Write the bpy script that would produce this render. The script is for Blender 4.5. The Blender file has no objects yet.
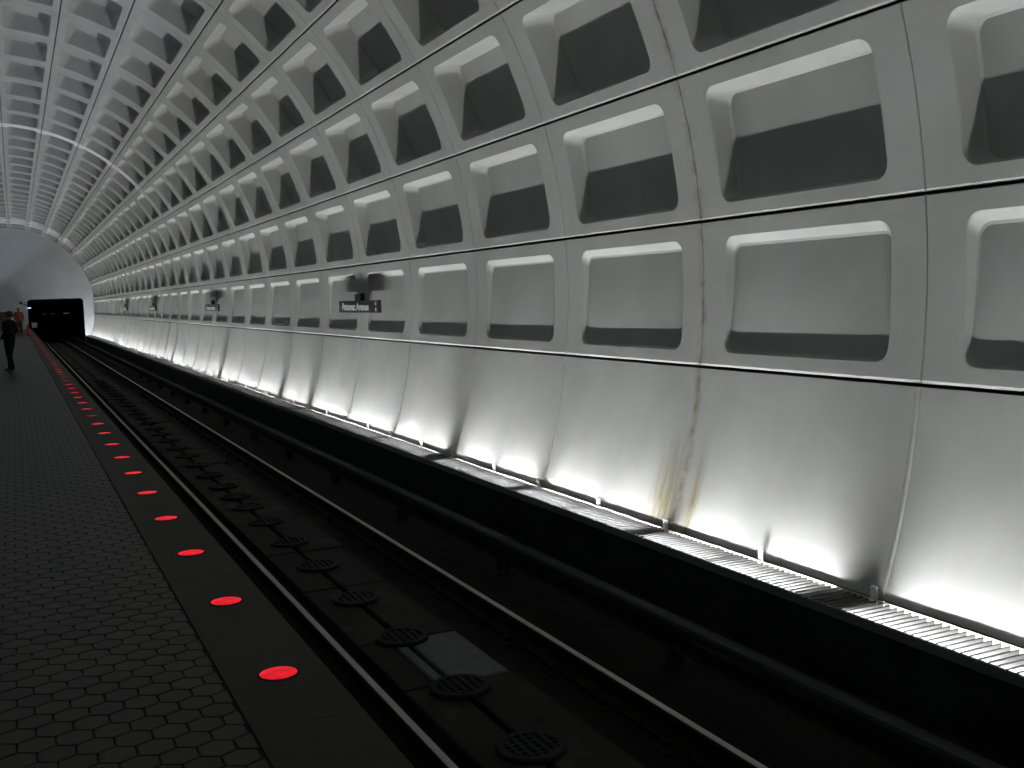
import bpy, bmesh, math, random
from mathutils import Matrix, Vector

random.seed(7)
scene = bpy.context.scene
COL = scene.collection

# ------------------------------------------------------------------ camera
H = 1.6007                                   # eye height above the platform
cam_data = bpy.data.cameras.new('camera')
cam_data.sensor_fit = 'HORIZONTAL'
cam_data.sensor_width = 36.0
cam_data.lens = 1056.7 / 1024 * 36.0
cam_data.clip_start = 0.05
cam_data.clip_end = 400
cam = bpy.data.objects.new('camera', cam_data)
COL.objects.link(cam)
RT = Vector((0.9044396511, -0.4252908579, -0.0334156195))
UP = Vector((0.0667990622, 0.0638222380, 0.9957231579))
FW = Vector((0.4213392965, 0.9028036376, -0.0861323931))
cam.matrix_world = Matrix(((RT.x, UP.x, -FW.x, 0), (RT.y, UP.y, -FW.y, 0), (RT.z, UP.z, -FW.z, H), (0, 0, 0, 1)))
scene.camera = cam

# ------------------------------------------------------------------ world, exposure
world = bpy.data.worlds.new('world')
scene.world = world
world.use_nodes = True
world.node_tree.nodes['Background'].inputs[0].default_value = (0.0, 0.0, 0.0, 1)
world.node_tree.nodes['Background'].inputs[1].default_value = 0.0
vs = scene.view_settings
vs.view_transform = 'Standard'
vs.look = 'None'
vs.gamma = 1.0
vs.use_curve_mapping = False
vs.exposure = 0.0
TUBE_WATTS = 72.0                            # light given off by one fluorescent tube
scene.cycles.max_bounces = 8
scene.cycles.diffuse_bounces = 6
scene.cycles.glossy_bounces = 3

# ------------------------------------------------------------------ layout of the station
CX, CZ, RV = -0.2915, 1.742, 6.158           # vault circle
Y0, LP = 5.559, 2.686                        # a cross joint and the panel length
JA = [-22.75, -8.32, 4.25, 16.55, 28.75, 40.65, 52.2, 63.9, 75.4, 86.9, 98.6, 110.6, 122.6, 134.6, 146.6, 158.6, 170.6, 182.8]
J_FIRST, J_END = -3, 32                      # columns of panels in view
J_BACK = -8
YE = Y0 + LP * J_END                         # end wall
YB = Y0 + LP * J_BACK                        # far behind the camera
XT, XE = 0.6956, 1.131                       # tile edge, platform edge
XL = 2 * CX - XE                             # other platform edge
ZG = -0.67                                   # top of the louvred grate
ZR = -1.02                                   # top of rail
ZBED = -1.22

# ------------------------------------------------------------------ materials
def new_mat(name):
    m = bpy.data.materials.new(name)
    m.use_nodes = True
    nt = m.node_tree
    return m, nt, nt.nodes['Principled BSDF']

def node(nt, kind, **kw):
    n = nt.nodes.new(kind)
    for k, v in kw.items():
        setattr(n, k, v)
    return n

def math_node(nt, op, a, b=None, clamp=False):
    n = node(nt, 'ShaderNodeMath', operation=op, use_clamp=clamp)
    for i, v in enumerate((a, b)):
        if v is None:
            continue
        if isinstance(v, (int, float)):
            n.inputs[i].default_value = v
        else:
            nt.links.new(v, n.inputs[i])
    return n.outputs[0]

def mix(nt, fac, a, b):
    n = node(nt, 'ShaderNodeMix', data_type='RGBA')
    for key, v in ((0, fac), (6, a), (7, b)):
        if isinstance(v, (int, float)):
            n.inputs[key].default_value = v
        elif isinstance(v, tuple):
            n.inputs[key].default_value = (*v, 1) if len(v) == 3 else v
        else:
            nt.links.new(v, n.inputs[key])
    return n.outputs[2]

def noise(nt, vec, scale, detail=3.0, rough=0.55):
    n = node(nt, 'ShaderNodeTexNoise')
    n.inputs['Scale'].default_value = scale
    n.inputs['Detail'].default_value = detail
    n.inputs['Roughness'].default_value = rough
    nt.links.new(vec, n.inputs['Vector'])
    return n.outputs['Fac']

def ramp(nt, v, lo, hi):
    n = node(nt, 'ShaderNodeMapRange')
    n.clamp = True
    nt.links.new(v, n.inputs[0])
    n.inputs[1].default_value = lo
    n.inputs[2].default_value = hi
    return n.outputs[0]

def simple(name, col, rough=0.6, metal=0.0, var=0.0, scale=20.0, bump=0.0, spec=0.5):
    m, nt, b = new_mat(name)
    b.inputs['Roughness'].default_value = rough
    b.inputs['Metallic'].default_value = metal
    b.inputs['Specular IOR Level'].default_value = spec
    geo = node(nt, 'ShaderNodeNewGeometry')
    if var:
        f = noise(nt, geo.outputs['Position'], scale)
        dark = tuple(c * (1 - var) for c in col)
        lite = tuple(min(1, c * (1 + var)) for c in col)
        nt.links.new(mix(nt, ramp(nt, f, 0.3, 0.7), dark, lite), b.inputs['Base Color'])
    else:
        b.inputs['Base Color'].default_value = (*col, 1)
    if bump:
        bn = node(nt, 'ShaderNodeBump')
        bn.inputs['Strength'].default_value = bump
        bn.inputs['Distance'].default_value = 0.01
        nt.links.new(noise(nt, geo.outputs['Position'], scale * 3, 4), bn.inputs['Height'])
        nt.links.new(bn.outputs[0], b.inputs['Normal'])
    return m

def emitter(name, col, strength):
    m, nt, b = new_mat(name)
    b.inputs['Base Color'].default_value = (0.8, 0.8, 0.8, 1)
    b.inputs['Emission Color'].default_value = (*col, 1)
    b.inputs['Emission Strength'].default_value = strength
    return m

def painted_concrete():
    m, nt, b = new_mat('painted concrete')
    geo = node(nt, 'ShaderNodeNewGeometry')
    pos = geo.outputs['Position']
    sep = node(nt, 'ShaderNodeSeparateXYZ')
    nt.links.new(pos, sep.inputs[0])
    X, Y, Z = sep.outputs
    base = mix(nt, ramp(nt, noise(nt, pos, 1.3, 4), 0.3, 0.7), (0.315, 0.312, 0.295), (0.37, 0.368, 0.352))
    # paler, slightly pink bands across some ribs of the crown
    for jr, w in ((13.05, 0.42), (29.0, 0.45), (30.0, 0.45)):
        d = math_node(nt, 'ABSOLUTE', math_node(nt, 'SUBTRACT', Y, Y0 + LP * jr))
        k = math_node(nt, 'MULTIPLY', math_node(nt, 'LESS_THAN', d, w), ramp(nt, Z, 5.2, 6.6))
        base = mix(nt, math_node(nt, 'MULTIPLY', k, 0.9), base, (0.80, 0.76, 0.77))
    # rust and seepage stain at the foot of one joint
    yj = math_node(nt, 'SUBTRACT', Y, Y0 + LP)
    str_n = node(nt, 'ShaderNodeMapping')
    str_n.inputs['Scale'].default_value = (3.0, 14.0, 1.6)
    nt.links.new(pos, str_n.inputs[0])
    streak = ramp(nt, noise(nt, str_n.outputs[0], 1.0, 5, 0.7), 0.28, 0.60)
    def band(center, half):
        d = math_node(nt, 'ABSOLUTE', math_node(nt, 'SUBTRACT', yj, center))
        return math_node(nt, 'SUBTRACT', 1.0, ramp(nt, d, half * 0.15, half), True)
    low = math_node(nt, 'SUBTRACT', 1.0, ramp(nt, Z, -0.40, 0.30), True)
    st = math_node(nt, 'MAXIMUM', band(0.22, 0.34), math_node(nt, 'MULTIPLY', band(-0.22, 0.12), 0.85))
    st = math_node(nt, 'MULTIPLY', math_node(nt, 'MULTIPLY', st, streak), low)
    base = mix(nt, math_node(nt, 'MULTIPLY', st, 0.95), base, (0.145, 0.118, 0.036))
    seam = math_node(nt, 'MULTIPLY', band(0.0, 0.085), ramp(nt, noise(nt, pos, 7.0, 4), 0.42, 0.62))
    seam = math_node(nt, 'MULTIPLY', seam, math_node(nt, 'SUBTRACT', 1.0, ramp(nt, Z, 4.2, 5.2), True))
    base = mix(nt, math_node(nt, 'MULTIPLY', seam, 0.7), base, (0.17, 0.14, 0.075))
    # small soot pits
    pit = ramp(nt, noise(nt, pos, 26.0, 2), 0.745, 0.78)
    base = mix(nt, math_node(nt, 'MULTIPLY', pit, 0.5), base, (0.09, 0.09, 0.09))
    nt.links.new(base, b.inputs['Base Color'])
    b.inputs['Roughness'].default_value = 0.62
    bn = node(nt, 'ShaderNodeBump')
    bn.inputs['Strength'].default_value = 0.22
    bn.inputs['Distance'].default_value = 0.012
    hmix = math_node(nt, 'ADD', math_node(nt, 'MULTIPLY', noise(nt, pos, 9.0, 5), 0.8), math_node(nt, 'MULTIPLY', pit, -0.35))
    nt.links.new(hmix, bn.inputs['Height'])
    nt.links.new(bn.outputs[0], b.inputs['Normal'])
    return m

def tile_mat():
    m, nt, b = new_mat('quarry tile')
    geo = node(nt, 'ShaderNodeNewGeometry')
    oi = node(nt, 'ShaderNodeObjectInfo')
    pos = geo.outputs['Position']
    rnd = math_node(nt, 'ADD', geo.outputs['Random Per Island'], math_node(nt, 'MULTIPLY', oi.outputs['Random'], 3.7))
    rnd = math_node(nt, 'FRACT', rnd)
    c = mix(nt, rnd, (0.024, 0.0185, 0.0145), (0.038, 0.030, 0.024))
    c = mix(nt, math_node(nt, 'MULTIPLY', noise(nt, pos, 1.1, 4), 0.5), c, (0.016, 0.014, 0.0125))
    nt.links.new(c, b.inputs['Base Color'])
    b.inputs['Roughness'].default_value = 0.45
    b.inputs['Specular IOR Level'].default_value = 0.16
    bn = node(nt, 'ShaderNodeBump')
    bn.inputs['Strength'].default_value = 0.15
    bn.inputs['Distance'].default_value = 0.004
    nt.links.new(noise(nt, pos, 60.0, 3), bn.inputs['Height'])
    nt.links.new(bn.outputs[0], b.inputs['Normal'])
    return m

def red_lens(name, strength):
    m, nt, b = new_mat(name)
    tc = node(nt, 'ShaderNodeTexCoord')
    f = ramp(nt, noise(nt, tc.outputs['Object'], 14.0, 1), 0.3, 0.75)
    col = mix(nt, f, (0.60, 0.002, 0.006), (1.0, 0.014, 0.035))
    nt.links.new(col, b.inputs['Emission Color'])
    b.inputs['Emission Strength'].default_value = strength
    b.inputs['Base Color'].default_value = (0.12, 0.002, 0.004, 1)
    b.inputs['Specular IOR Level'].default_value = 0.15
    b.inputs['Roughness'].default_value = 0.35
    return m

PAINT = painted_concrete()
SHELL = simple('raw vault concrete', (0.10, 0.10, 0.095), 0.9)
ENDPAINT = simple('end wall plaster', (0.60, 0.62, 0.63), 0.7, var=0.05, scale=2)
TILE = tile_mat()
GROUT = simple('dark grout', (0.0085, 0.008, 0.0075), 0.9)
GRANITE = simple('dark granite', (0.027, 0.0262, 0.0205), 0.6, var=0.3, scale=55, bump=0.05, spec=0.14)
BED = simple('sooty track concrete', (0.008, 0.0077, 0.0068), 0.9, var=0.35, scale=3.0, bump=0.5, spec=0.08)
PALE = simple('pale cement patch', (0.050, 0.055, 0.058), 0.8, var=0.25, scale=9, bump=0.2)
def track_slab():
    m, nt, b = new_mat('grimy track slab')
    pos = node(nt, 'ShaderNodeNewGeometry').outputs['Position']
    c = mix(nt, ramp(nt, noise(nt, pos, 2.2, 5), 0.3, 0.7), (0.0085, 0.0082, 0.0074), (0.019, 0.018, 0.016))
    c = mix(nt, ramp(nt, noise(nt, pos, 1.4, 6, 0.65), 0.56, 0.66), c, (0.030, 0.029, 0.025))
    nt.links.new(c, b.inputs['Base Color'])
    b.inputs['Roughness'].default_value = 0.85
    b.inputs['Specular IOR Level'].default_value = 0.1
    bn = node(nt, 'ShaderNodeBump')
    bn.inputs['Strength'].default_value = 0.4
    bn.inputs['Distance'].default_value = 0.01
    nt.links.new(noise(nt, pos, 12.0, 5), bn.inputs['Height'])
    nt.links.new(bn.outputs[0], b.inputs['Normal'])
    return m
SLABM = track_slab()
STEEL = simple('polished rail head', (0.29, 0.28, 0.25), 0.42, metal=0.9)
RUST = simple('rusty steel', (0.012, 0.0095, 0.0075), 0.85, var=0.3, scale=14, spec=0.12)
IRON = simple('cast iron', (0.006, 0.006, 0.0062), 0.85, spec=0.2)
COVER = simple('grey cover board', (0.011, 0.0115, 0.012), 0.9, var=0.2, scale=4, spec=0.15)
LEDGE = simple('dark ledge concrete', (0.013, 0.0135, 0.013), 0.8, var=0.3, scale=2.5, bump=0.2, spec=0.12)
NOSING = simple('grey steel nosing', (0.11, 0.115, 0.115), 0.55)
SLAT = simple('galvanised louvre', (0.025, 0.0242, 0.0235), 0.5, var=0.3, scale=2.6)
LIP = simple('grey fixture strip', (0.42, 0.41, 0.37), 0.6, var=0.12, scale=8)
SOCKET = simple('white lamp socket', (0.85, 0.86, 0.85), 0.45)
TUBE = emitter('fluorescent tube', (0.93, 0.98, 1.0), 2.0)
TUBE_BLUE = emitter('daylight fluorescent tube', (0.78, 0.91, 1.0), 2.0)
BLACK = simple('black enamel', (0.012, 0.012, 0.012), 0.4)
SIGNBOARD = simple('sign enamel', (0.022, 0.022, 0.022), 0.42)
LETTER = simple('white lettering', (0.55, 0.55, 0.54), 0.5)
RED_ON = red_lens('red lens lit', 0.85)
RED_DIM = red_lens('red lens dim', 0.28)
DARKCLOTH = simple('black cloth', (0.008, 0.0085, 0.0095), 0.9, spec=0.1)
DENIM = simple('dark trousers', (0.007, 0.0075, 0.010), 0.9, spec=0.1)
SKIN = simple('skin', (0.22, 0.13, 0.09), 0.6)
HAIR = simple('dark hair', (0.012, 0.010, 0.009), 0.7)
SHOE = simple('black shoe', (0.008, 0.008, 0.008), 0.5)
VEST = simple('orange vest cloth', (0.30, 0.055, 0.02), 0.8)
WORKPANTS = simple('maroon trousers', (0.10, 0.03, 0.035), 0.9)
HELMET = simple('yellow helmet plastic', (0.42, 0.36, 0.10), 0.5)
CONE = simple('red cone plastic', (0.45, 0.03, 0.04), 0.5)
CABINET = simple('pale cabinet paint', (0.55, 0.56, 0.55), 0.5)
DARKPANEL = simple('dark panel', (0.05, 0.05, 0.055), 0.5)
BROWN = simple('brown panel', (0.12, 0.075, 0.05), 0.6)

# ------------------------------------------------------------------ helpers
def mesh_from(name, verts, faces, mat, smooth=False, sharp=None):
    me = bpy.data.meshes.new(name)
    me.from_pydata(verts, [], faces)
    me.materials.append(mat)
    if smooth:
        me.polygons.foreach_set('use_smooth', [True] * len(me.polygons))
        if sharp is not None:
            me.set_sharp_from_angle(angle=math.radians(sharp))
    me.update()
    return me

def put(name, me, parent=None, loc=None, rotz=None):
    o = bpy.data.objects.new(name, me)
    COL.objects.link(o)
    if parent is not None:
        o.parent = parent
    if loc is not None:
        o.location = loc
    if rotz is not None:
        o.rotation_euler = (0, 0, rotz)
    return o

def tag(o, label=None, category=None, group=None, kind=None):
    for k, v in (('label', label), ('category', category), ('group', group), ('kind', kind)):
        if v:
            o[k] = v
    return o

def thing(name, loc, label, category, group=None, rotz=0.0):
    o = put(name, None, loc=loc, rotz=rotz)
    return tag(o, label, category, group)

class MB:
    """collects shapes for one mesh"""
    def __init__(self):
        self.v, self.f = [], []
    def add(self, verts, faces):
        n = len(self.v)
        self.v += [tuple(p) for p in verts]
        self.f += [tuple(i + n for i in fc) for fc in faces]
        return self
    def box(self, x0, x1, y0, y1, z0, z1):
        v = [(x0, y0, z0), (x1, y0, z0), (x1, y1, z0), (x0, y1, z0), (x0, y0, z1), (x1, y0, z1), (x1, y1, z1), (x0, y1, z1)]
        return self.add(v, [(3, 2, 1, 0), (4, 5, 6, 7), (0, 1, 5, 4), (1, 2, 6, 5), (2, 3, 7, 6), (3, 0, 4, 7)])
    def cham(self, x0, x1, y0, y1, z0, z1, b):
        """box with chamfered top edges"""
        v = [(x0, y0, z0), (x1, y0, z0), (x1, y1, z0), (x0, y1, z0), (x0, y0, z1 - b), (x1, y0, z1 - b), (x1, y1, z1 - b), (x0, y1, z1 - b),
             (x0 + b, y0 + b, z1), (x1 - b, y0 + b, z1), (x1 - b, y1 - b, z1), (x0 + b, y1 - b, z1)]
        f = [(3, 2, 1, 0), (8, 9, 10, 11)]
        for i in range(4):
            j = (i + 1) % 4
            f += [(i, j, 4 + j, 4 + i), (4 + i, 4 + j, 8 + j, 8 + i)]
        return self.add(v, f)
    def prism_y(self, prof, y0, y1):
        """profile in x,z extruded along y (counter-clockwise seen from -y)"""
        n = len(prof)
        v = [(x, y0, z) for x, z in prof] + [(x, y1, z) for x, z in prof]
        f = [tuple(range(n)), tuple(range(2 * n - 1, n - 1, -1))]
        for i in range(n):
            j = (i + 1) % n
            f.append((i, n + i, n + j, j))
        return self.add(v, f)
    def tube(self, a, b, r, n=10, r2=None):
        a, b = Vector(a), Vector(b)
        d = (b - a).normalized()
        u = d.orthogonal().normalized()
        w = d.cross(u)
        r2 = r if r2 is None else r2
        v = []
        for p, rr in ((a, r), (b, r2)):
            for i in range(n):
                t = 2 * math.pi * i / n
                v.append(p + u * math.cos(t) * rr + w * math.sin(t) * rr)
        f = [tuple(range(n - 1, -1, -1)), tuple(range(n, 2 * n))]
        for i in range(n):
            j = (i + 1) % n
            f.append((i, j, n + j, n + i))
        return self.add(v, f)
    def lathe(self, prof, n=24, c=(0, 0, 0)):
        """profile of (radius, z) turned about z"""
        v, f = [], []
        for r, z in prof:
            for i in range(n):
                t = 2 * math.pi * i / n
                v.append((c[0] + r * math.cos(t), c[1] + r * math.sin(t), c[2] + z))
        for k in range(len(prof) - 1):
            for i in range(n):
                j = (i + 1) % n
                f.append((k * n + i, k * n + j, (k + 1) * n + j, (k + 1) * n + i))
        f.append(tuple(range(n - 1, -1, -1)))
        f.append(tuple(range((len(prof) - 1) * n, len(prof) * n)))
        return self.add(v, f)
    def mesh(self, name, mat, smooth=False, sharp=None):
        return mesh_from(name, self.v, self.f, mat, smooth, sharp)

def vault(a_deg, d=0.0):
    a = math.radians(a_deg)
    return CX + (RV + d) * math.cos(a), CZ + (RV + d) * math.sin(a)

# ------------------------------------------------------------------ coffered vault
def shell(name, a0, a1, d0, d1, y0, y1, steps):
    """a thick curved skin behind the panels"""
    inner = [vault(a0 + (a1 - a0) * i / steps, d0) for i in range(steps + 1)]
    outer = [vault(a1 + (a0 - a1) * i / steps, d1) for i in range(steps + 1)]
    v, f = [], []
    pr = inner + outer
    n = len(pr)
    v = [(x, y0, z) for x, z in pr] + [(x, y1, z) for x, z in pr]
    for i in range(n):
        j = (i + 1) % n
        f.append((i, j, n + j, n + i))
    for i in range(steps):
        f.append((i, n - 1 - i, n - 2 - i, i + 1))
        f.append((n + i, n + i + 1, n + n - 2 - i, n + n - 1 - i))
    return mesh_from(name, v, f, SHELL)

def coffer_mesh(name, a0, a1, dbot, dtop, seg=6, mb=None, yoff=0.0):
    """one precast panel with a rounded, tapered recess; local y runs 0..LP"""
    gs, gy = 0.011, 0.006
    s0, s1 = math.radians(a0) * RV + gs, math.radians(a1) * RV - gs
    y0, y1 = gy, LP - gy
    m0, m1 = math.radians(1.3) * RV, math.radians(1.45) * RV
    os0, os1 = math.radians(a0) * RV + m0, math.radians(a1) * RV - m1
    oy0, oy1 = 0.123 * LP, 0.873 * LP
    nmid = 3
    def loop(inset, rad, bot=None, top=0.0):
        A0, A1, B0, B1 = os0 + (inset if bot is None else bot), os1 - inset - top, oy0 + inset, oy1 - inset
        pts = []
        # start at low-s, go counter-clockwise: corners (s,y): (A0,B0) (A1,B0) (A1,B1) (A0,B1)
        cs = [((A0 + rad, B0 + rad), 180, 270), ((A1 - rad, B0 + rad), 270, 360), ((A1 - rad, B1 - rad), 0, 90), ((A0 + rad, B1 - rad), 90, 180)]
        for ci, (c, t0, t1) in enumerate(cs):
            for k in range(seg + 1):
                t = math.radians(t0 + (t1 - t0) * k / seg)
                pts.append((c[0] + rad * math.cos(t), c[1] + rad * math.sin(t)))
            if ci == 0 or ci == 2:
                e = pts[-1]
                g = (A1 - rad, B0) if ci == 0 else (A0 + rad, B1)
                for k in range(1, nmid + 1):
                    q = k / (nmid + 1)
                    pts.append((e[0] + (g[0] - e[0]) * q, e[1] + (g[1] - e[1]) * q))
        return pts
    def depth(s, d):
        q = min(1, max(0, (s - os0) / (os1 - os0)))
        return (dbot + (dtop - dbot) * q) * d
    def P(s, y, d):
        x, z = vault(math.degrees(s / RV), d)
        return (x, y + yoff, z)
    ring0 = loop(0.0, 0.13)
    n = len(ring0)
    # matching points on the panel border
    border = []
    idx = 0
    h = seg // 2
    corners = [(s0, y0), (s1, y0), (s1, y1), (s0, y1)]
    for ci in range(4):
        for k in range(seg + 1):
            s, y = ring0[idx]; idx += 1
            if k == h:
                border.append(corners[ci])
            elif ci == 0:
                border.append((s0, y) if k < h else (s, y0))
            elif ci == 1:
                border.append((s, y0) if k < h else (s1, y))
            elif ci == 2:
                border.append((s1, y) if k < h else (s, y1))
            else:
                border.append((s, y1) if k < h else (s0, y))
        if ci in (0, 2):
            for k in range(nmid):
                s, y = ring0[idx]; idx += 1
                border.append((s, y0 if ci == 0 else y1))
    dm = max(dbot, dtop)
    rings = []
    rings.append([P(s, y, 0.10) for s, y in border])                     # back edge of the rim
    rings.append([P(s, y, 0.014 if s == s0 else 0.006) for s, y in border])
    rings.append([P(s + (0.020 if s == s0 else -0.006 if s == s1 else 0), y + (0.004 if y == y0 else -0.004 if y == y1 else 0), 0.0) for s, y in border])
    rings.append([P(s, y, 0.0) for s, y in ring0])
    rings.append([P(s, y, depth(s, 0.06) + 0.002) for s, y in loop(0.010, 0.125)])
    tp = 0.13 * dm + 0.022
    rings.append([P(s, y, depth(s, 0.90)) for s, y in loop(tp, 0.115, 0.014, 0.042)])
    rings.append([P(s, y, depth(s, 1.0)) for s, y in loop(tp + 0.02, 0.095, 0.026, 0.046)])
    v = [p for r in rings for p in r]
    f = []
    for k in range(len(rings) - 1):
        for i in range(n):
            j = (i + 1) % n
            f.append((k * n + i, (k + 1) * n + i, (k + 1) * n + j, k * n + j))
    b = (len(rings) - 1) * n
    f.append(tuple(b + i for i in range(n - 1, -1, -1)))
    f = [tuple(reversed(q)) for q in f]
    if mb is not None:
        mb.add(v, f)
        return None
    return mesh_from(name, v, f, PAINT, True, 16)

def base_point(a_deg, d):
    q = max(0.0, (JA[1] - a_deg) / (JA[1] - JA[0]))
    return vault(a_deg, d + 0.06 * q)

def base_panel_mesh(name, mb=None, yoff=0.0, mirror=False):
    """plain panel at the foot of the vault with a raised bead down one edge"""
    y0, y1 = 0.0006, LP - 0.0006
    a0, a1 = JA[0], JA[1] - 0.16
    ns = 8
    v, f = [], []
    ys = [(y0, 0.06), (y0, 0.0), (y0 + 0.012, -0.009), (y0 + 0.034, -0.009), (y0 + 0.048, 0.0), (y1, 0.0), (y1, 0.06)]
    m = len(ys)
    for i in range(ns + 1):
        a = a0 + (a1 - a0) * i / ns
        for y, d in ys:
            x, z = base_point(a, d + 0.008)
            v.append((2 * CX - x if mirror else x, y + yoff, z))
    for i in range(ns):
        for k in range(m - 1):
            q = (i * m + k, i * m + k + 1, (i + 1) * m + k + 1, (i + 1) * m + k)
            f.append(tuple(reversed(q)) if mirror else q)
    for i, fl in ((0, False), (ns, True)):
        q = tuple(i * m + k for k in range(m))
        f.append(q if fl != mirror else tuple(reversed(q)))
    f = [tuple(reversed(q)) for q in f]
    if mb is not None:
        mb.add(v, f)
        return None
    return mesh_from(name, v, f, PAINT, True, 30)

DEPTH = {1: (0.038, 0.085), 2: (0.16, 0.22), 3: (0.31, 0.33)}
def row_depth(r):
    return DEPTH.get(r, (0.36, 0.36))

wall_right = put('wall_right', shell('wall_right', JA[0] - 1.0, JA[5], 0.50, 0.62, YB, YE, 24))
tag(wall_right, 'curved right-hand wall of pale painted precast panels beside the track', 'wall', kind='structure')
ceiling = put('ceiling', shell('ceiling', JA[5], JA[10], 0.50, 0.62, YB, YE, 20))
tag(ceiling, 'coffered barrel-vault ceiling of pale concrete panels', 'ceiling', kind='structure')
wall_left = put('wall_left', shell('wall_left', JA[10], 204.0, 0.50, 0.62, YB, YE, 32))
tag(wall_left, 'curved left-hand side of the coffered concrete vault', 'wall', kind='structure')

base_me = base_panel_mesh('wall_panel')
for j in range(J_FIRST, J_END):
    put('wall_panel', base_me, wall_right, (0, Y0 + LP * j, 0))
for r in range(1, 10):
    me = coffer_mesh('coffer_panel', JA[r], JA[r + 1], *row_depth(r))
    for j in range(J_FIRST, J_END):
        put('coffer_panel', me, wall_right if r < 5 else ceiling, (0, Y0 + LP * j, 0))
# panels out of the picture, kept as real relief so that light bounces as it should
mbl, mbr, mbc = MB(), MB(), MB()
for j in range(J_BACK, J_END):
    yo = Y0 + LP * j
    base_panel_mesh('b', mbl, yo, True)
    for r in range(10, 17):
        coffer_mesh('c', JA[r], JA[r + 1], *((0.36, 0.36) if r < 14 else (0.2, 0.2)), seg=2, mb=mbl, yoff=yo)
    if j < J_FIRST:
        base_panel_mesh('b', mbr, yo)
        for r in range(1, 10):
            coffer_mesh('c', JA[r], JA[r + 1], *row_depth(r), seg=2, mb=mbr if r < 5 else mbc, yoff=yo)
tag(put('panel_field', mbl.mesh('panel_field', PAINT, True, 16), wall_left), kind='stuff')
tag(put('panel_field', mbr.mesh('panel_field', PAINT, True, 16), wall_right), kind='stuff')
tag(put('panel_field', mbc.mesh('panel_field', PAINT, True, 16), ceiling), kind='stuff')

# ------------------------------------------------------------------ end wall with the two portals, tunnels
PX0, PX1, PZ = 0.95, 5.05, 2.32
def portal_loop(x0, x1, zt, zb, r=0.28):
    pts = [(x0, zb)]
    for k in range(7):
        t = math.pi - math.pi / 2 * k / 6
        pts.append((x0 + r + r * math.cos(t), zt - r + r * math.sin(t)))
    for k in range(7):
        t = math.pi / 2 - math.pi / 2 * k / 6
        pts.append((x1 - r + r * math.cos(t), zt - r + r * math.sin(t)))
    pts.append((x1, zb))
    return pts
zb = -1.45
low = [(-7.2, zb)] + portal_loop(2 * CX - PX1, 2 * CX - PX0, PZ, zb) + portal_loop(PX0, PX1, PZ, zb) + [(6.7, zb), (6.7, 2.955), (-7.2, 2.955)]
high = [(-7.2, 2.975), (6.7, 2.975), (6.7, 8.8), (-7.2, 8.8)]
mb = MB()
mb.prism_y(low, YE, YE + 0.35).prism_y(high, YE, YE + 0.35).box(-7.2, 6.7, YE + 0.06, YE + 0.3, 2.9, 3.03)
tag(put('wall_end', mb.mesh('wall_end', ENDPAINT)), 'pale flat end wall of the vault with a dark tunnel portal', 'wall', kind='structure')
tag(put('wall_back', MB().box(-7.2, 6.9, YB - 0.3, YB, -1.5, 8.8).mesh('wall_back', ENDPAINT)), 'plain wall closing the vault behind the viewer', 'wall', kind='structure')
def tunnel(name, x0, x1, label):
    mb = MB()
    ya, yb_ = YE + 0.35, YE + 45
    mb.box(x0 - 0.3, x0, ya, yb_, -1.45, PZ + 0.3).box(x1, x1 + 0.3, ya, yb_, -1.45, PZ + 0.3)
    mb.box(x0, x1, ya, yb_, PZ, PZ + 0.3).box(x0, x1, ya, yb_, -1.45, ZBED - 0.02).box(x0 - 0.3, x1 + 0.3, yb_, yb_ + 0.3, -1.45, PZ + 0.3)
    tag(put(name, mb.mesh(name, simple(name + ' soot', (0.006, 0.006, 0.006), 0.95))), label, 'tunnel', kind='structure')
tunnel('wall_tunnel_right', PX0, PX1, 'black running tunnel beyond the portal of the track in view')
tunnel('wall_tunnel_left', 2 * CX - PX1, 2 * CX - PX0, 'running tunnel beyond the portal of the far track')

# ------------------------------------------------------------------ platform
mb = MB()
mb.box(XL + 0.05, XE - 0.02, YB, YE, -0.30, -0.012)
mb.box(XL + 0.75, XE - 0.75, YB, YE, -1.3, -0.30)
floor = tag(put('floor', mb.mesh('floor', GROUT)), 'dark island platform paved with hexagonal tiles and a stone edge', 'platform', kind='structure')
# stone edge slabs
SL = 2.43
slab = MB().cham(XT + 0.006, XE, 0.0004, SL - 0.0004, -0.16, 0.0, 0.0015).mesh('edge_slab', GRANITE)
yy = 4.5 - SL * 0.25 - SL * 3
while yy < YE:
    put('edge_slab', slab, floor, (0, yy, 0)); yy += SL
mb = MB()
mb.cham(XL, 2 * CX - XT - 0.006, YB, YE, -0.16, 0.0, 0.006)
put('far_edge_slab', mb.mesh('far_edge_slab', GRANITE), floor)
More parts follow.
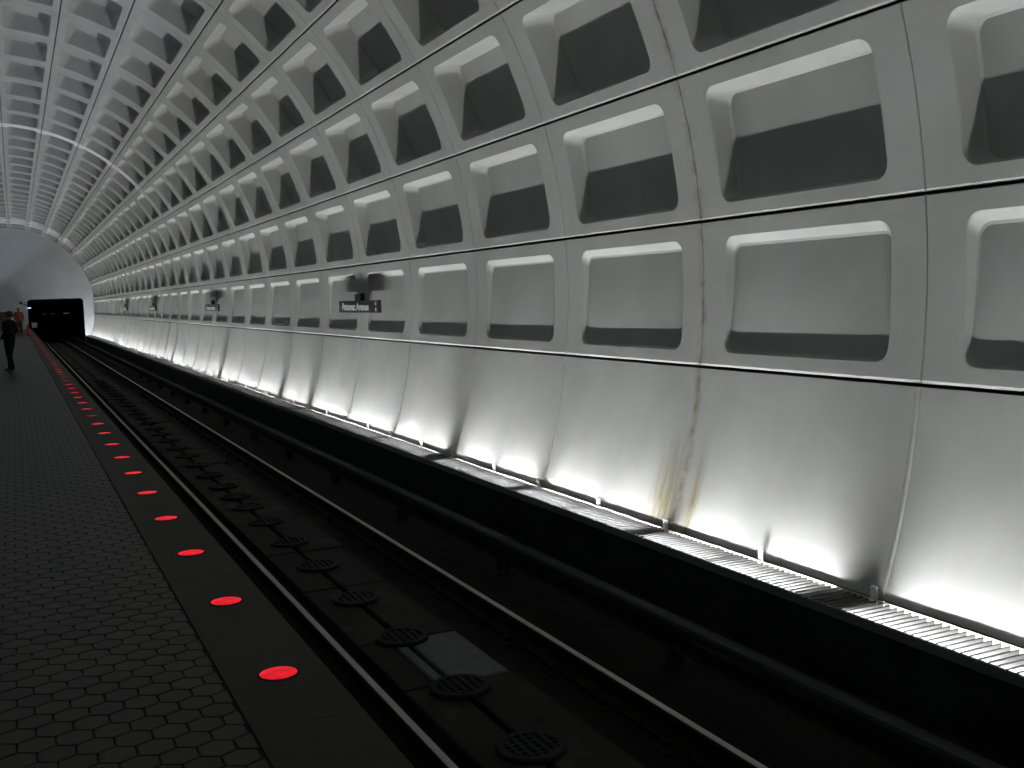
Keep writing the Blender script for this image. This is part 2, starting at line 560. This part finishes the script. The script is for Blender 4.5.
# hexagonal tiles
HW, HP = 0.131, 0.122
def hex_pts(cx, cy, x_max, x_min, g=0.0034):
    w = HW / 2 - g; hv = HP * 0.64 - g; hs = HP * 0.36 - g * 0.4
    pts = [(0, -hv), (w, -hs), (w, hs), (0, hv), (-w, hs), (-w, -hs)]
    out = [(cx + x, cy + y) for x, y in pts]
    for lim, sgn in ((x_max, 1), (x_min, -1)):
        res = []
        for i in range(len(out)):
            a, b = out[i], out[(i + 1) % len(out)]
            ia, ib = (a[0] - lim) * sgn <= 0, (b[0] - lim) * sgn <= 0
            if ia:
                res.append(a)
            if ia != ib:
                t = (lim - a[0]) / (b[0] - a[0])
                res.append((lim, a[1] + t * (b[1] - a[1])))
        out = res
        if len(out) < 3:
            return None
    return out
def hex_solid(mb, pts, z=0.0):
    n = len(pts)
    cx = sum(p[0] for p in pts) / n; cy = sum(p[1] for p in pts) / n
    b = 0.05
    v = [(x, y, z - 0.012) for x, y in pts] + [(x, y, z - 0.002) for x, y in pts] + [(x + (cx - x) * b, y + (cy - y) * b, z) for x, y in pts]
    f = [tuple(range(2 * n, 3 * n))]
    for k in (0, n):
        for i in range(n):
            j = (i + 1) % n
            f.append((k + i, k + j, k + n + j, k + n + i))
    mb.add(v, f)
full = MB(); hex_solid(full, hex_pts(0, 0, 9, -9)); full_me = full.mesh('hex_tile', TILE)
field = MB()
cands = []
r0 = int((YB - 4.9) / HP) + 1
for r in range(r0, int((YE - 4.9) / HP)):
    cy = 4.912 + r * HP
    for c in range(-20, 10):
        cx = -0.0335 + (c + (0.5 if r % 2 else 0)) * HW
        if cx - HW / 2 > XT or cx + HW / 2 < 2 * CX - XT:
            continue
        pts = hex_pts(cx, cy, XT - 0.004, 2 * CX - XT + 0.004)
        if pts is None:
            continue
        d = Vector((cx, cy, -H))
        zc = d.dot(FW)
        px = 512 + 1056.7 * d.dot(RT) / zc if zc > 0.1 else -1
        py = 384 - 1056.7 * d.dot(UP) / zc if zc > 0.1 else -1
        vis = zc > 0.1 and -8 < px < 1030 and -8 < py < 780
        cands.append((zc if vis else 999, cx, cy, pts))
cands.sort(key=lambda t: t[0])
for k, (zc, cx, cy, pts) in enumerate(cands):
    dz = random.uniform(-0.0012, 0.0)
    if k < 300:
        if len(pts) == 6 and abs(pts[1][0] - cx - (HW / 2 - 0.0034)) < 1e-6 and abs(pts[4][0] - cx + (HW / 2 - 0.0034)) < 1e-6:
            put('hex_tile', full_me, floor, (cx, cy, dz))
        else:
            m1 = MB(); hex_solid(m1, pts, dz); put('hex_tile', m1.mesh('hex_tile', TILE), floor)
    else:
        hex_solid(field, pts, dz)
tag(put('hex_tile_field', field.mesh('hex_tile_field', TILE), floor), kind='stuff')

# ------------------------------------------------------------------ track trench
def track_side(sign):
    """mirror helper: x on this or the other side of the vault axis"""
    return (lambda x: x) if sign > 0 else (lambda x: 2 * CX - x)
mb = MB()
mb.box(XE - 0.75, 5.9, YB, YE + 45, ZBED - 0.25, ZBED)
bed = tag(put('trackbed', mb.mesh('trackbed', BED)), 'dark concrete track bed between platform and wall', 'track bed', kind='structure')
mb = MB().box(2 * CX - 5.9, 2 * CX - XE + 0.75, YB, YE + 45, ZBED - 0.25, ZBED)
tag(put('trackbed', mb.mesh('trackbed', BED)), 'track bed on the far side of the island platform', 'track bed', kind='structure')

TC = 2.78                                   # track centre line
ZS = -1.12                                  # top of the slab between the rails
yy = YB
k = 0
slab_me = {}
cut = [(6.78, 7.86)]
edges = [3.0]
spans = []
ys = 3.1
step = [1.2, 0.0]
ylist = [3.1, 4.95, 6.78, 7.86, 9.6, 11.2, 13.0, 14.6, 16.4]
while ylist[-1] < YE - 2:
    ylist.append(ylist[-1] + random.uniform(1.6, 2.0))
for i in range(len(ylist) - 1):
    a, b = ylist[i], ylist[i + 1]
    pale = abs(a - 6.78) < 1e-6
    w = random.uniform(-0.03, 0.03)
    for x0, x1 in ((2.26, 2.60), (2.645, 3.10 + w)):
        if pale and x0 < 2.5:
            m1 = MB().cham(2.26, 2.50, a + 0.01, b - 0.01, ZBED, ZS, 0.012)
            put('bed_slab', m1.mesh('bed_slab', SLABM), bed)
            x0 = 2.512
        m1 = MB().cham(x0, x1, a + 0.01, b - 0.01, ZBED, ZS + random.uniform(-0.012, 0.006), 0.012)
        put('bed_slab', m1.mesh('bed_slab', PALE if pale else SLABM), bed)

# round perforated covers standing in line along the slab joint
mb = MB()
mb.lathe([(0.215, 0.0), (0.215, 0.018), (0.205, 0.028), (0.165, 0.028), (0.165, 0.004), (0.001, 0.004)], 28)
cover_ring = mb.mesh('rim', IRON)
mb = MB()
for t in (-0.115, -0.0575, 0.0, 0.0575, 0.115):
    hl = math.sqrt(0.168 ** 2 - t * t)
    mb.box(t - 0.011, t + 0.011, -hl, hl, 0.004, 0.026)
    mb.box(-hl, hl, t - 0.009, t + 0.009, 0.004, 0.024)
cover_grid = mb.mesh('grid', IRON)
cy_list = [5.51, 6.63, 7.85, 9.10, 10.45, 11.65, 12.9, 14.0, 14.9, 15.8]
while cy_list[-1] < 40:
    cy_list.append(cy_list[-1] + 1.2)
for i, cy in enumerate([4.35] + cy_list):
    t = thing('drain_cover', (2.62, cy, ZS + 0.004), 'round perforated iron cover set between the rails', 'drain cover', 'iron covers along the track')
    put('rim', cover_ring, t); put('grid', cover_grid, t)
    if i == 2:
        t['label'] = 'round iron cover at the near end of the pale cement patch'
        del t['group']
    if i == 3:
        t['label'] = 'round iron cover at the far end of the pale cement patch'
        del t['group']

# running rails
def rail_profile(xc, zt):
    hw = [(0.068, -0.168), (0.068, -0.158), (0.020, -0.140), (0.010, -0.125), (0.010, -0.048), (0.035, -0.036), (0.036, -0.010), (0.028, -0.001)]
    right = [(xc + x, zt + z) for x, z in hw]
    left = [(xc - x, zt + z) for x, z in reversed(hw)]
    return right + left
def rail(name, xc, y0, y1, label):
    t = thing(name, (xc, y0, ZR), label, 'rail')
    web = MB().prism_y(rail_profile(0, -0.002), 0, y1 - y0)
    put('rail_body', web.mesh('rail_body', RUST), t)
    head = MB().prism_y([(0.023, -0.004), (0.023, -0.0005), (0.016, 0.0012), (-0.016, 0.0012), (-0.023, -0.0005), (-0.023, -0.004)], 0, y1 - y0)
    hd = put('running_surface', head.mesh('running_surface', STEEL), t)
    hd['label'] = 'bright worn running surface on top of the rail'
    return t
rail_a = rail('running_rail', 2.041, YB, YE + 40, 'steel running rail close under the platform edge')
rail_b = rail('running_rail', 3.521, YB, YE + 40, 'steel running rail on the wall side, next to the third rail')
rail('running_rail', 2 * CX - 2.041, YB, YE + 40, 'steel running rail of the other track under the far platform edge')
rail('running_rail', 2 * CX - 3.521, YB, YE + 40, 'steel running rail of the other track near the far wall')
# rail fasteners on low concrete plinths
mb = MB()
mb.cham(-0.19, 0.19, -0.14, 0.14, -0.03, 0.0, 0.01)
mb.cham(-0.16, 0.16, -0.09, 0.09, 0.0, 0.02, 0.006)
plate = mb.mesh('plate', RUST)
clip = MB().tube((0, -0.03, 0.03), (0, 0.03, 0.03), 0.016, 8).box(-0.03, 0.03, -0.02, 0.02, 0.0, 0.032).mesh('clip', IRON)
for rl, xc in ((rail_a, 2.041), (rail_b, 3.521)):
    for k in range(42):
        f = put('fastener', plate, rl, (0, 3.0 + 0.762 * k - YB, -0.19))
        for sg in (-1, 1):
            put('clip', clip, f, (sg * 0.105, 0, 0.018))

# third rail with its cover board
t = thing('third_rail', (4.25, YB, ZBED), 'covered third rail running between the track and the wall', 'third rail')
ln = YE + 40 - YB
put('conductor', MB().prism_y([(0.04, 0.17), (0.04, 0.18), (0.012, 0.19), (0.012, 0.25), (0.036, 0.26), (0.036, 0.285), (-0.036, 0.285), (-0.036, 0.26), (-0.012, 0.25), (-0.012, 0.19), (-0.04, 0.18), (-0.04, 0.17)], 0, ln).mesh('conductor', RUST), t)
put('cover_board', MB().prism_y([(0.065, 0.33), (0.075, 0.37), (0.045, 0.395), (-0.055, 0.392), (-0.075, 0.375), (-0.075, 0.33), (-0.062, 0.33), (-0.058, 0.368), (0.045, 0.372)], 0, ln).mesh('cover_board', COVER), t)
ins = MB().lathe([(0.07, 0.0), (0.07, 0.03), (0.045, 0.05), (0.06, 0.07), (0.045, 0.09), (0.06, 0.11), (0.05, 0.17)], 12).box(0.05, 0.085, -0.02, 0.02, 0.02, 0.36).mesh('insulator_bracket', COVER)
for k in range(14):
    put('insulator_bracket', ins, t, (0, 3.4 + 3.05 * k - YB, 0))

# ------------------------------------------------------------------ ledge with louvred grate along each wall
XG0, XG1 = 5.07, 5.40
def ledge(name, sx, label):
    fx = (lambda x: x) if sx > 0 else (lambda x: 2 * CX - x)
    mb = MB()
    def bx(x0, x1, z0, z1):
        a, b = sorted((fx(x0), fx(x1)))
        mb.box(a, b, YB, YE, z0, z1)
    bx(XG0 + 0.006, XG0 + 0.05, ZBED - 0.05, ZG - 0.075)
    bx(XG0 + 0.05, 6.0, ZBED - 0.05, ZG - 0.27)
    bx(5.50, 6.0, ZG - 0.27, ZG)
    return tag(put(name, mb.mesh(name, LEDGE)), label, 'ledge', kind='structure')
trim_1 = ledge('trim_1', 1, 'dark concrete ledge carrying the louvred grate below the lit wall')
trim_2 = ledge('trim_2', -1, 'dark concrete ledge along the far wall')
put('nosing', MB().box(XG0 - 0.004, XG0 + 0.02, YB, YE, ZG - 0.078, ZG - 0.012).mesh('nosing', NOSING), trim_1)
put('nosing', MB().box(2 * CX - XG0 - 0.02, 2 * CX - XG0 + 0.004, YB, YE, ZG - 0.078, ZG - 0.0).mesh('nosing', NOSING), trim_2)
SP = 0.066
def slat_shape(mb, y):
    # upright louvre blade lying across the trough, tapered towards its foot
    prof = [(-0.003, -0.050), (0.003, -0.050), (0.006, -0.006), (0.003, 0.0), (-0.003, 0.0), (-0.006, -0.006)]
    n = len(prof)
    v = [(XG0, y + a, ZG + b) for a, b in prof] + [(XG1 + 0.012, y + a, ZG + b) for a, b in prof]
    f = [tuple(range(n)), tuple(range(2 * n - 1, n - 1, -1))]
    for i in range(n):
        j = (i + 1) % n
        f.append((i, n + i, n + j, j))
    mb.add(v, f)
m1 = MB(); slat_shape(m1, 0.0)
slat_me = m1.mesh('slat', SLAT)
far = MB()
k = 0
y = 3.35
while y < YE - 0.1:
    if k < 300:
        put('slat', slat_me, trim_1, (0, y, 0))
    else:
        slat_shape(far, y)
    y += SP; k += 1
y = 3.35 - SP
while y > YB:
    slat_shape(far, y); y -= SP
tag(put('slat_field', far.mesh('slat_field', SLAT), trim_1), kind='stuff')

# ------------------------------------------------------------------ fluorescent fixtures under the louvres
XTUBE, ZTUBE = 5.25, ZG - 0.155
strip_me = MB().box(XG1 + 0.012, XG1 + 0.022, 0.0, LP, ZG - 0.20, ZG + 0.008).mesh('back_bar', LIP)
def tube_mesh(y0, y1, m, nm):
    mb = MB().tube((XTUBE, y0, ZTUBE), (XTUBE, y1, ZTUBE), 0.013, 10)
    return mb.mesh(nm, m, True, 40)
TY_WIDE = ((0.46, 1.45), (1.55, 2.57))      # one tube set well back from the joint
TY_EVEN = ((0.17, 1.30), (1.40, 2.57))
def tube_set(ty, m):
    return [tube_mesh(a, b, m, 'tube') for a, b in ty]
WIDE = {0, 3, 6, 7, 10, 14, 15, 19, 24, 30}
sock_me = MB().cham(-0.02, 0.02, -0.03, 0.03, -0.05, 0.045, 0.008).mesh('socket', SOCKET)
tab_me = MB().cham(-0.012, 0.012, -0.026, 0.026, -0.02, 0.095, 0.006).box(-0.03, 0.0, -0.026, 0.026, -0.012, 0.004).mesh('bracket_tab', SOCKET)
pan_me = MB().box(XG0 + 0.055, XG1 + 0.01, 0.0, LP, ZG - 0.268, ZG - 0.215).mesh('pan', LEDGE)
def lamp(name, col, watts, ty):
    out = []
    for a, b in ty:
        d = bpy.data.lights.new(name, 'AREA')
        d.shape = 'RECTANGLE'
        d.size, d.size_y = 0.026, b - a
        d.energy = watts * (b - a)
        d.color = col
        out.append(d)
    return out
KIT = {}
for wide, ty in ((True, TY_WIDE), (False, TY_EVEN)):
    KIT[True, wide] = (ty, tube_set(ty, TUBE), lamp('tube_light', (0.96, 0.99, 1.0), TUBE_WATTS, ty))
    KIT[False, wide] = (ty, tube_set(ty, TUBE_BLUE), lamp('tube_light', (0.70, 0.87, 1.0), TUBE_WATTS * 0.25, ty))
def fixture(y, right, wide, label, group):
    if right:
        t = thing('trough_light', (0, y, 0), label, 'light', group)
    else:
        t = thing('trough_light', (2 * CX, y + LP, 0), label, 'light', group, math.pi)
    put('back_bar', strip_me, t)
    put('pan', pan_me, t)
    ty, meshes, lamps = KIT[right, wide]
    for (ya, yb2), me, ld in zip(ty, meshes, lamps):
        tb = put('tube', me, t)
        o = bpy.data.objects.new('tube_light', ld)
        COL.objects.link(o)
        o.parent = tb
        o.location = (XTUBE, (ya + yb2) / 2, ZTUBE + 0.016)
        o.rotation_euler = (math.pi, 0, 0)
    for sy in (ty[0][0] - 0.03, (ty[0][1] + ty[1][0]) / 2, ty[1][1] + 0.03):
        put('socket', sock_me, t, (XTUBE, sy, ZTUBE))
    if right:
        for sy in (0.075, LP / 2):
            put('bracket_tab', tab_me, t, (XG1 + 0.034, sy, ZG))
    return t
for j in range(J_BACK, J_END):
    w = j in WIDE
    fixture(Y0 + LP * j, True, w, 'fluorescent tube fixture in the wall ledge, a dark gap beside one joint' if w else 'fluorescent tube fixture in the wall ledge, lit up to both joints', 'wall tube lights with a dark gap' if w else 'wall tube lights lit up to both joints')
    fixture(Y0 + LP * j, False, False, 'bluish fluorescent tube fixture at the foot of the far wall', 'tube lights along the left-hand wall')

# ------------------------------------------------------------------ red lights in the stone edge
ring_me = MB().lathe([(0.090, -0.004), (0.090, 0.002), (0.087, 0.004), (0.081, 0.004), (0.081, -0.004)], 28).mesh('rim', IRON)
lens_on = MB().lathe([(0.082, -0.002), (0.082, 0.003), (0.07, 0.0055), (0.03, 0.0075), (0.001, 0.008)], 28).mesh('lens', RED_ON, True, 50)
lens_dim = lens_on.copy(); lens_dim.materials[0] = RED_DIM
light_y = [4.459, 5.703, 6.953, 8.194, 9.42, 10.62, 11.80, 13.0, 14.22, 15.41]
while light_y[-1] < YE - 1.7:
    light_y.append(light_y[-1] + 1.2)
for k, y in enumerate(light_y):
    dim = k == 10 or k in (17, 18, 19, 22, 23) or k > 24
    t = thing('edge_light', (0.925, y, 0.0), 'dim red warning light set flush in the stone platform edge' if dim else 'glowing red warning light set flush in the stone platform edge', 'light',
              'dim red platform edge lights' if dim else 'bright red platform edge lights')
    put('rim', ring_me, t)
    put('lens', lens_dim if dim else lens_on, t)

# ------------------------------------------------------------------ station name signs
def text_mesh(body, size, mat, name):
    cu = bpy.data.curves.new(name, 'FONT')
    cu.body = body
    cu.size = size
    cu.extrude = 0.002
    cu.offset = 0.004
    o = bpy.data.objects.new(name, cu)
    COL.objects.link(o)
    dg = bpy.context.evaluated_depsgraph_get()
    me = bpy.data.meshes.new_from_object(o.evaluated_get(dg))
    bpy.data.objects.remove(o)
    me.materials.clear(); me.materials.append(mat)
    return me
txt = text_mesh('Potomac Avenue', 0.20, LETTER, 'lettering')
tw = max(v.co.x for v in txt.vertices)
SW, SH = 2.46, 0.225
def sign(y, label):
    t = thing('station_sign', (5.80, y, 1.325), label, 'sign')
    put('board', MB().cham(-0.03, 0.03, -SW / 2, SW / 2, 0.0, SH, 0.006).mesh('board', SIGNBOARD), t)
    l = put('lettering', txt, t)
    sx = 1.68 / tw
    l.matrix_local = Matrix(((0, 0, -1, -0.032), (-sx, 0, 0, SW / 2 - 0.22), (0, 1.0, 0, 0.045), (0, 0, 0, 1)))
    l['label'] = 'pale station name in sans-serif capitals and lower case'
    for z in (0.06, 0.165):
        d = MB().tube((-0.034, 0, z), (-0.029, 0, z), 0.030, 14).mesh('line_marker', LETTER)
        put('line_marker', d, t, (0, -SW / 2 + 0.14, 0))
    b = MB()
    b.box(-0.025, 0.055, -0.17, 0.17, SH, SH + 0.13).box(0.03, 0.056, -0.12, 0.12, 0.02, SH)
    put('bracket', b.mesh('bracket', BLACK), t)
for j, lab in ((5, 'black station name sign in full view, its white lettering readable, nearest the yellow-stained joint'),
               (11, 'black station name sign, second along the wall from the stained joint'),
               (17, 'small distant black station name sign, third along the wall'),
               (22, 'tiny black station name sign, last along the wall towards the portal')):
    sign(Y0 + LP * j + 0.04, lab)

# ------------------------------------------------------------------ people
def figure(joints, edges, zones, name, parent):
    """one continuous skinned body; zones(co) -> material index"""
    names = list(joints)
    me = bpy.data.meshes.new(name)
    me.from_pydata([joints[n][:3] for n in names], [(names.index(a), names.index(b)) for a, b in edges], [])
    o = bpy.data.objects.new(name, me)
    COL.objects.link(o)
    sk = o.modifiers.new('skin', 'SKIN'); sk.use_smooth_shade = True
    sub = o.modifiers.new('sub', 'SUBSURF'); sub.levels = 2
    for i, n in enumerate(names):
        r = joints[n][3:]
        d = me.skin_vertices[0].data[i]
        d.radius = (r[0], r[1] if len(r) > 1 else r[0])
        d.use_root = n == 'pelvis'
    dg = bpy.context.evaluated_depsgraph_get()
    out = bpy.data.meshes.new_from_object(o.evaluated_get(dg))
    bpy.data.objects.remove(o)
    mats, fn = zones
    out.materials.clear()
    for m in mats:
        out.materials.append(m)
    for p in out.polygons:
        p.material_index = fn(p.center)
        p.use_smooth = True
    return put(name, out, parent)

EDGES = [('pelvis', 'waist'), ('waist', 'chest'), ('chest', 'neck0'), ('neck0', 'neck'), ('neck', 'skull'), ('skull', 'crown')]
for s in 'lr':
    EDGES += [('pelvis', 'hip' + s), ('hip' + s, 'knee' + s), ('knee' + s, 'ankle' + s), ('ankle' + s, 'toe' + s),
              ('chest', 'sho' + s), ('sho' + s, 'elb' + s), ('elb' + s, 'wri' + s), ('wri' + s, 'hand' + s)]
def body_joints(hgt, lean=0.0, stride=0.1, arm_fwd=0.12):
    k = hgt / 1.7
    J = {'pelvis': (0, 0, .93, .165, .135), 'waist': (0, lean * .2, 1.08, .17, .135), 'chest': (0, lean * .6, 1.30, .185, .14), 'neck0': (0, lean * .9, 1.43, .07),
         'neck': (0, lean, 1.48, .055), 'skull': (0, lean + .015, 1.58, .085, .098), 'crown': (0, lean + .005, 1.655, .065, .075)}
    for s, sg in (('l', -1), ('r', 1)):
        st = stride * sg
        J['hip' + s] = (sg * .095, 0, .86, .115)
        J['knee' + s] = (sg * .10, .03 + st * .4, .49, .085)
        J['ankle' + s] = (sg * .105, -.02 + st, .085, .056)
        J['toe' + s] = (sg * .125, .16 + st, .04, .038)
        J['sho' + s] = (sg * .20, lean * .75, 1.385, .082)
        J['elb' + s] = (sg * .265, lean * .4 - .05, 1.11, .066)
        J['wri' + s] = (sg * .20, arm_fwd, .93, .036)
        J['hand' + s] = (sg * .18, arm_fwd + .07, .885, .036, .02)
    return {n: tuple(c * k for c in v) for n, v in J.items()}, k
def person(loc, rotz, hgt, label, top, legs, hatted, lean, stride):
    t = thing('person', loc, label, 'person', None, rotz)
    J, k = body_joints(hgt, lean, stride)
    def zone(c):
        x, y, z = c.x / k, c.y / k, c.z / k
        if z < .10:
            return 3
        if z > 1.475:
            return 2
        if abs(x) > .13 and z < .945 and y > .085:
            return 2
        return 0 if z > .92 else 1
    figure(J, EDGES, ([top, legs, SKIN, SHOE], zone), 'body', t)
    hx, hy, hz = 0, (lean + .012) * k, 1.605 * k
    # fingers of both hands, rooted in the palm
    for s in 'lr':
        hj = J['hand' + s]
        f = MB()
        for q in range(4):
            ox = (-.024 + .016 * q) * k
            L_ = (.055, .068, .064, .05)[q] * k
            f.tube((hj[0] + ox, hj[1] + .01, hj[2] - .01), (hj[0] + ox, hj[1] + .03, hj[2] - .01 - L_ * .6), .009 * k, 6)
            f.tube((hj[0] + ox, hj[1] + .03, hj[2] - .01 - L_ * .6), (hj[0] + ox, hj[1] + .02, hj[2] - .01 - L_), .008 * k, 6)
        f.tube((hj[0] - .02, hj[1] + .01, hj[2] + .01), (hj[0] - .04, hj[1] + .035, hj[2] - .03), .009 * k, 6)
        put('fingers', f.mesh('fingers', SKIN, True), t)
    # facial features
    f = MB()
    f.lathe([(.016 * k, 0), (.012 * k, .02 * k), (.004 * k, .045 * k)], 8, (0, hy + .092 * k, hz - .035 * k))
    put('nose', f.mesh('nose', SKIN, True), t)
    for s in (-1, 1):
        put('ear', MB().lathe([(.010 * k, 0), (.018 * k, .02 * k), (.016 * k, .045 * k), (.006 * k, .055 * k)], 8, (s * .088 * k, hy - .005, hz - .04 * k)).mesh('ear', SKIN, True), t)
    if hatted:
        m1 = MB()
        m1.lathe([(.165 * k, 0), (.165 * k, .012), (.125 * k, .02), (.122 * k, .06 * k), (.10 * k, .11 * k), (.05 * k, .145 * k), (.004, .155 * k)], 20, (hx, hy, hz - .005))
        put('helmet', m1.mesh('helmet', HELMET, True, 40), t)
    else:
        m1 = MB()
        m1.lathe([(.07 * k, -.075 * k), (.10 * k, -.05 * k), (.108 * k, 0), (.10 * k, .045 * k), (.065 * k, .085 * k), (.004, .10 * k)], 16, (hx, hy - .028 * k, hz + .005))
        put('hair', m1.mesh('hair', HAIR, True), t)
    return t
person((-0.17, 29.97, 0.0), math.radians(60), 1.56, 'person in dark clothes standing on the platform, facing across it', DARKCLOTH, DENIM, False, -0.04, 0.11)
person((0.22, 70.8, 0.0), math.radians(200), 1.70, 'person in an orange vest and yellow helmet standing near the portal', VEST, WORKPANTS, True, 0.0, 0.06)

# ------------------------------------------------------------------ things by the portal
t = thing('traffic_cone', (0.66, 69.0, 0.0), 'red traffic cone standing on the far end of the platform', 'traffic cone')
put('base', MB().cham(-0.17, 0.17, -0.17, 0.17, 0.0, 0.035, 0.01).mesh('base', CONE), t)
put('body', MB().lathe([(0.13, 0.035), (0.125, 0.06), (0.04, 0.70), (0.02, 0.715)], 18).mesh('body', CONE, True, 40), t)
t = thing('signal_cabinet', (1.38, YE + 1.2, ZBED), 'pale equipment box on a post inside the tunnel portal', 'cabinet')
put('post', MB().tube((0, 0, 0), (0, 0, 1.30), 0.05, 10).mesh('post', IRON), t)
put('box', MB().cham(-0.20, 0.20, -0.12, 0.12, 1.30, 1.70, 0.015).mesh('box', CABINET), t)
put('door', MB().box(-0.17, 0.17, -0.128, -0.12, 1.33, 1.66).mesh('door', CABINET), t)
LAMP_BLUE = emitter('blue-white lamp', (0.55, 0.66, 1.0), 3.0)
LAMP_W = emitter('pale tunnel lamp', (0.9, 0.93, 1.0), 0.018)
t = thing('portal_lamp', (0.98, YE - 0.03, 1.66), 'small blue-white lamp on a bracket at the corner of the portal', 'lamp')
put('arm', MB().tube((-0.50, 0.0, 0.42), (-0.10, -0.22, 0.24), 0.03, 8).tube((-0.10, -0.22, 0.24), (0.08, -0.25, 0.08), 0.025, 8).box(-0.58, -0.42, -0.02, 0.02, 0.34, 0.50).mesh('arm', COVER), t)
put('lamp_head', MB().cham(-0.10, 0.26, -0.33, -0.17, 0.03, 0.09, 0.02).mesh('lamp_head', COVER), t)
put('lens', MB().box(-0.06, 0.22, -0.31, -0.19, -0.02, 0.03).mesh('lens', LAMP_BLUE), t)
for x, w, lab in ((2.55, 0.16, 'faint'), (3.25, 0.16, 'faint'), (4.42, 0.26, 'brightest')):
    t = thing('tunnel_lamp', (x, YE + 17, 1.06), lab + ' small white lamp inside the dark tunnel', 'lamp', 'faint lamps in the tunnel' if lab == 'faint' else None)
    put('bulb', MB().tube((-w, 0, 0), (w, 0, 0), 0.045, 10).mesh('bulb', LAMP_W if lab == 'faint' else emitter('tunnel lamp', (0.95, 0.97, 1.0), 0.05)), t)
    put('hanger', MB().box(-w, w, -0.03, 0.03, 0.05, 0.09).tube((0, 0, 0.09), (0, 0, PZ - 1.06), 0.015, 8).mesh('hanger', IRON), t)
t = thing('wall_cabinet', (-1.15, YE, 0.0), 'dark panelled cabinet against the end wall behind the standing people', 'cabinet')
put('case', MB().box(-0.75, 0.75, -0.30, -0.01, 0.05, 1.42).mesh('case', DARKPANEL), t)
for s in (-1, 1):
    put('door', MB().box(s * 0.37 - 0.34, s * 0.37 + 0.34, -0.315, -0.30, 0.10, 0.95).mesh('door', BROWN), t)
put('plinth', MB().box(-0.7, 0.7, -0.27, -0.02, 0.0, 0.05).mesh('plinth', BLACK), t)
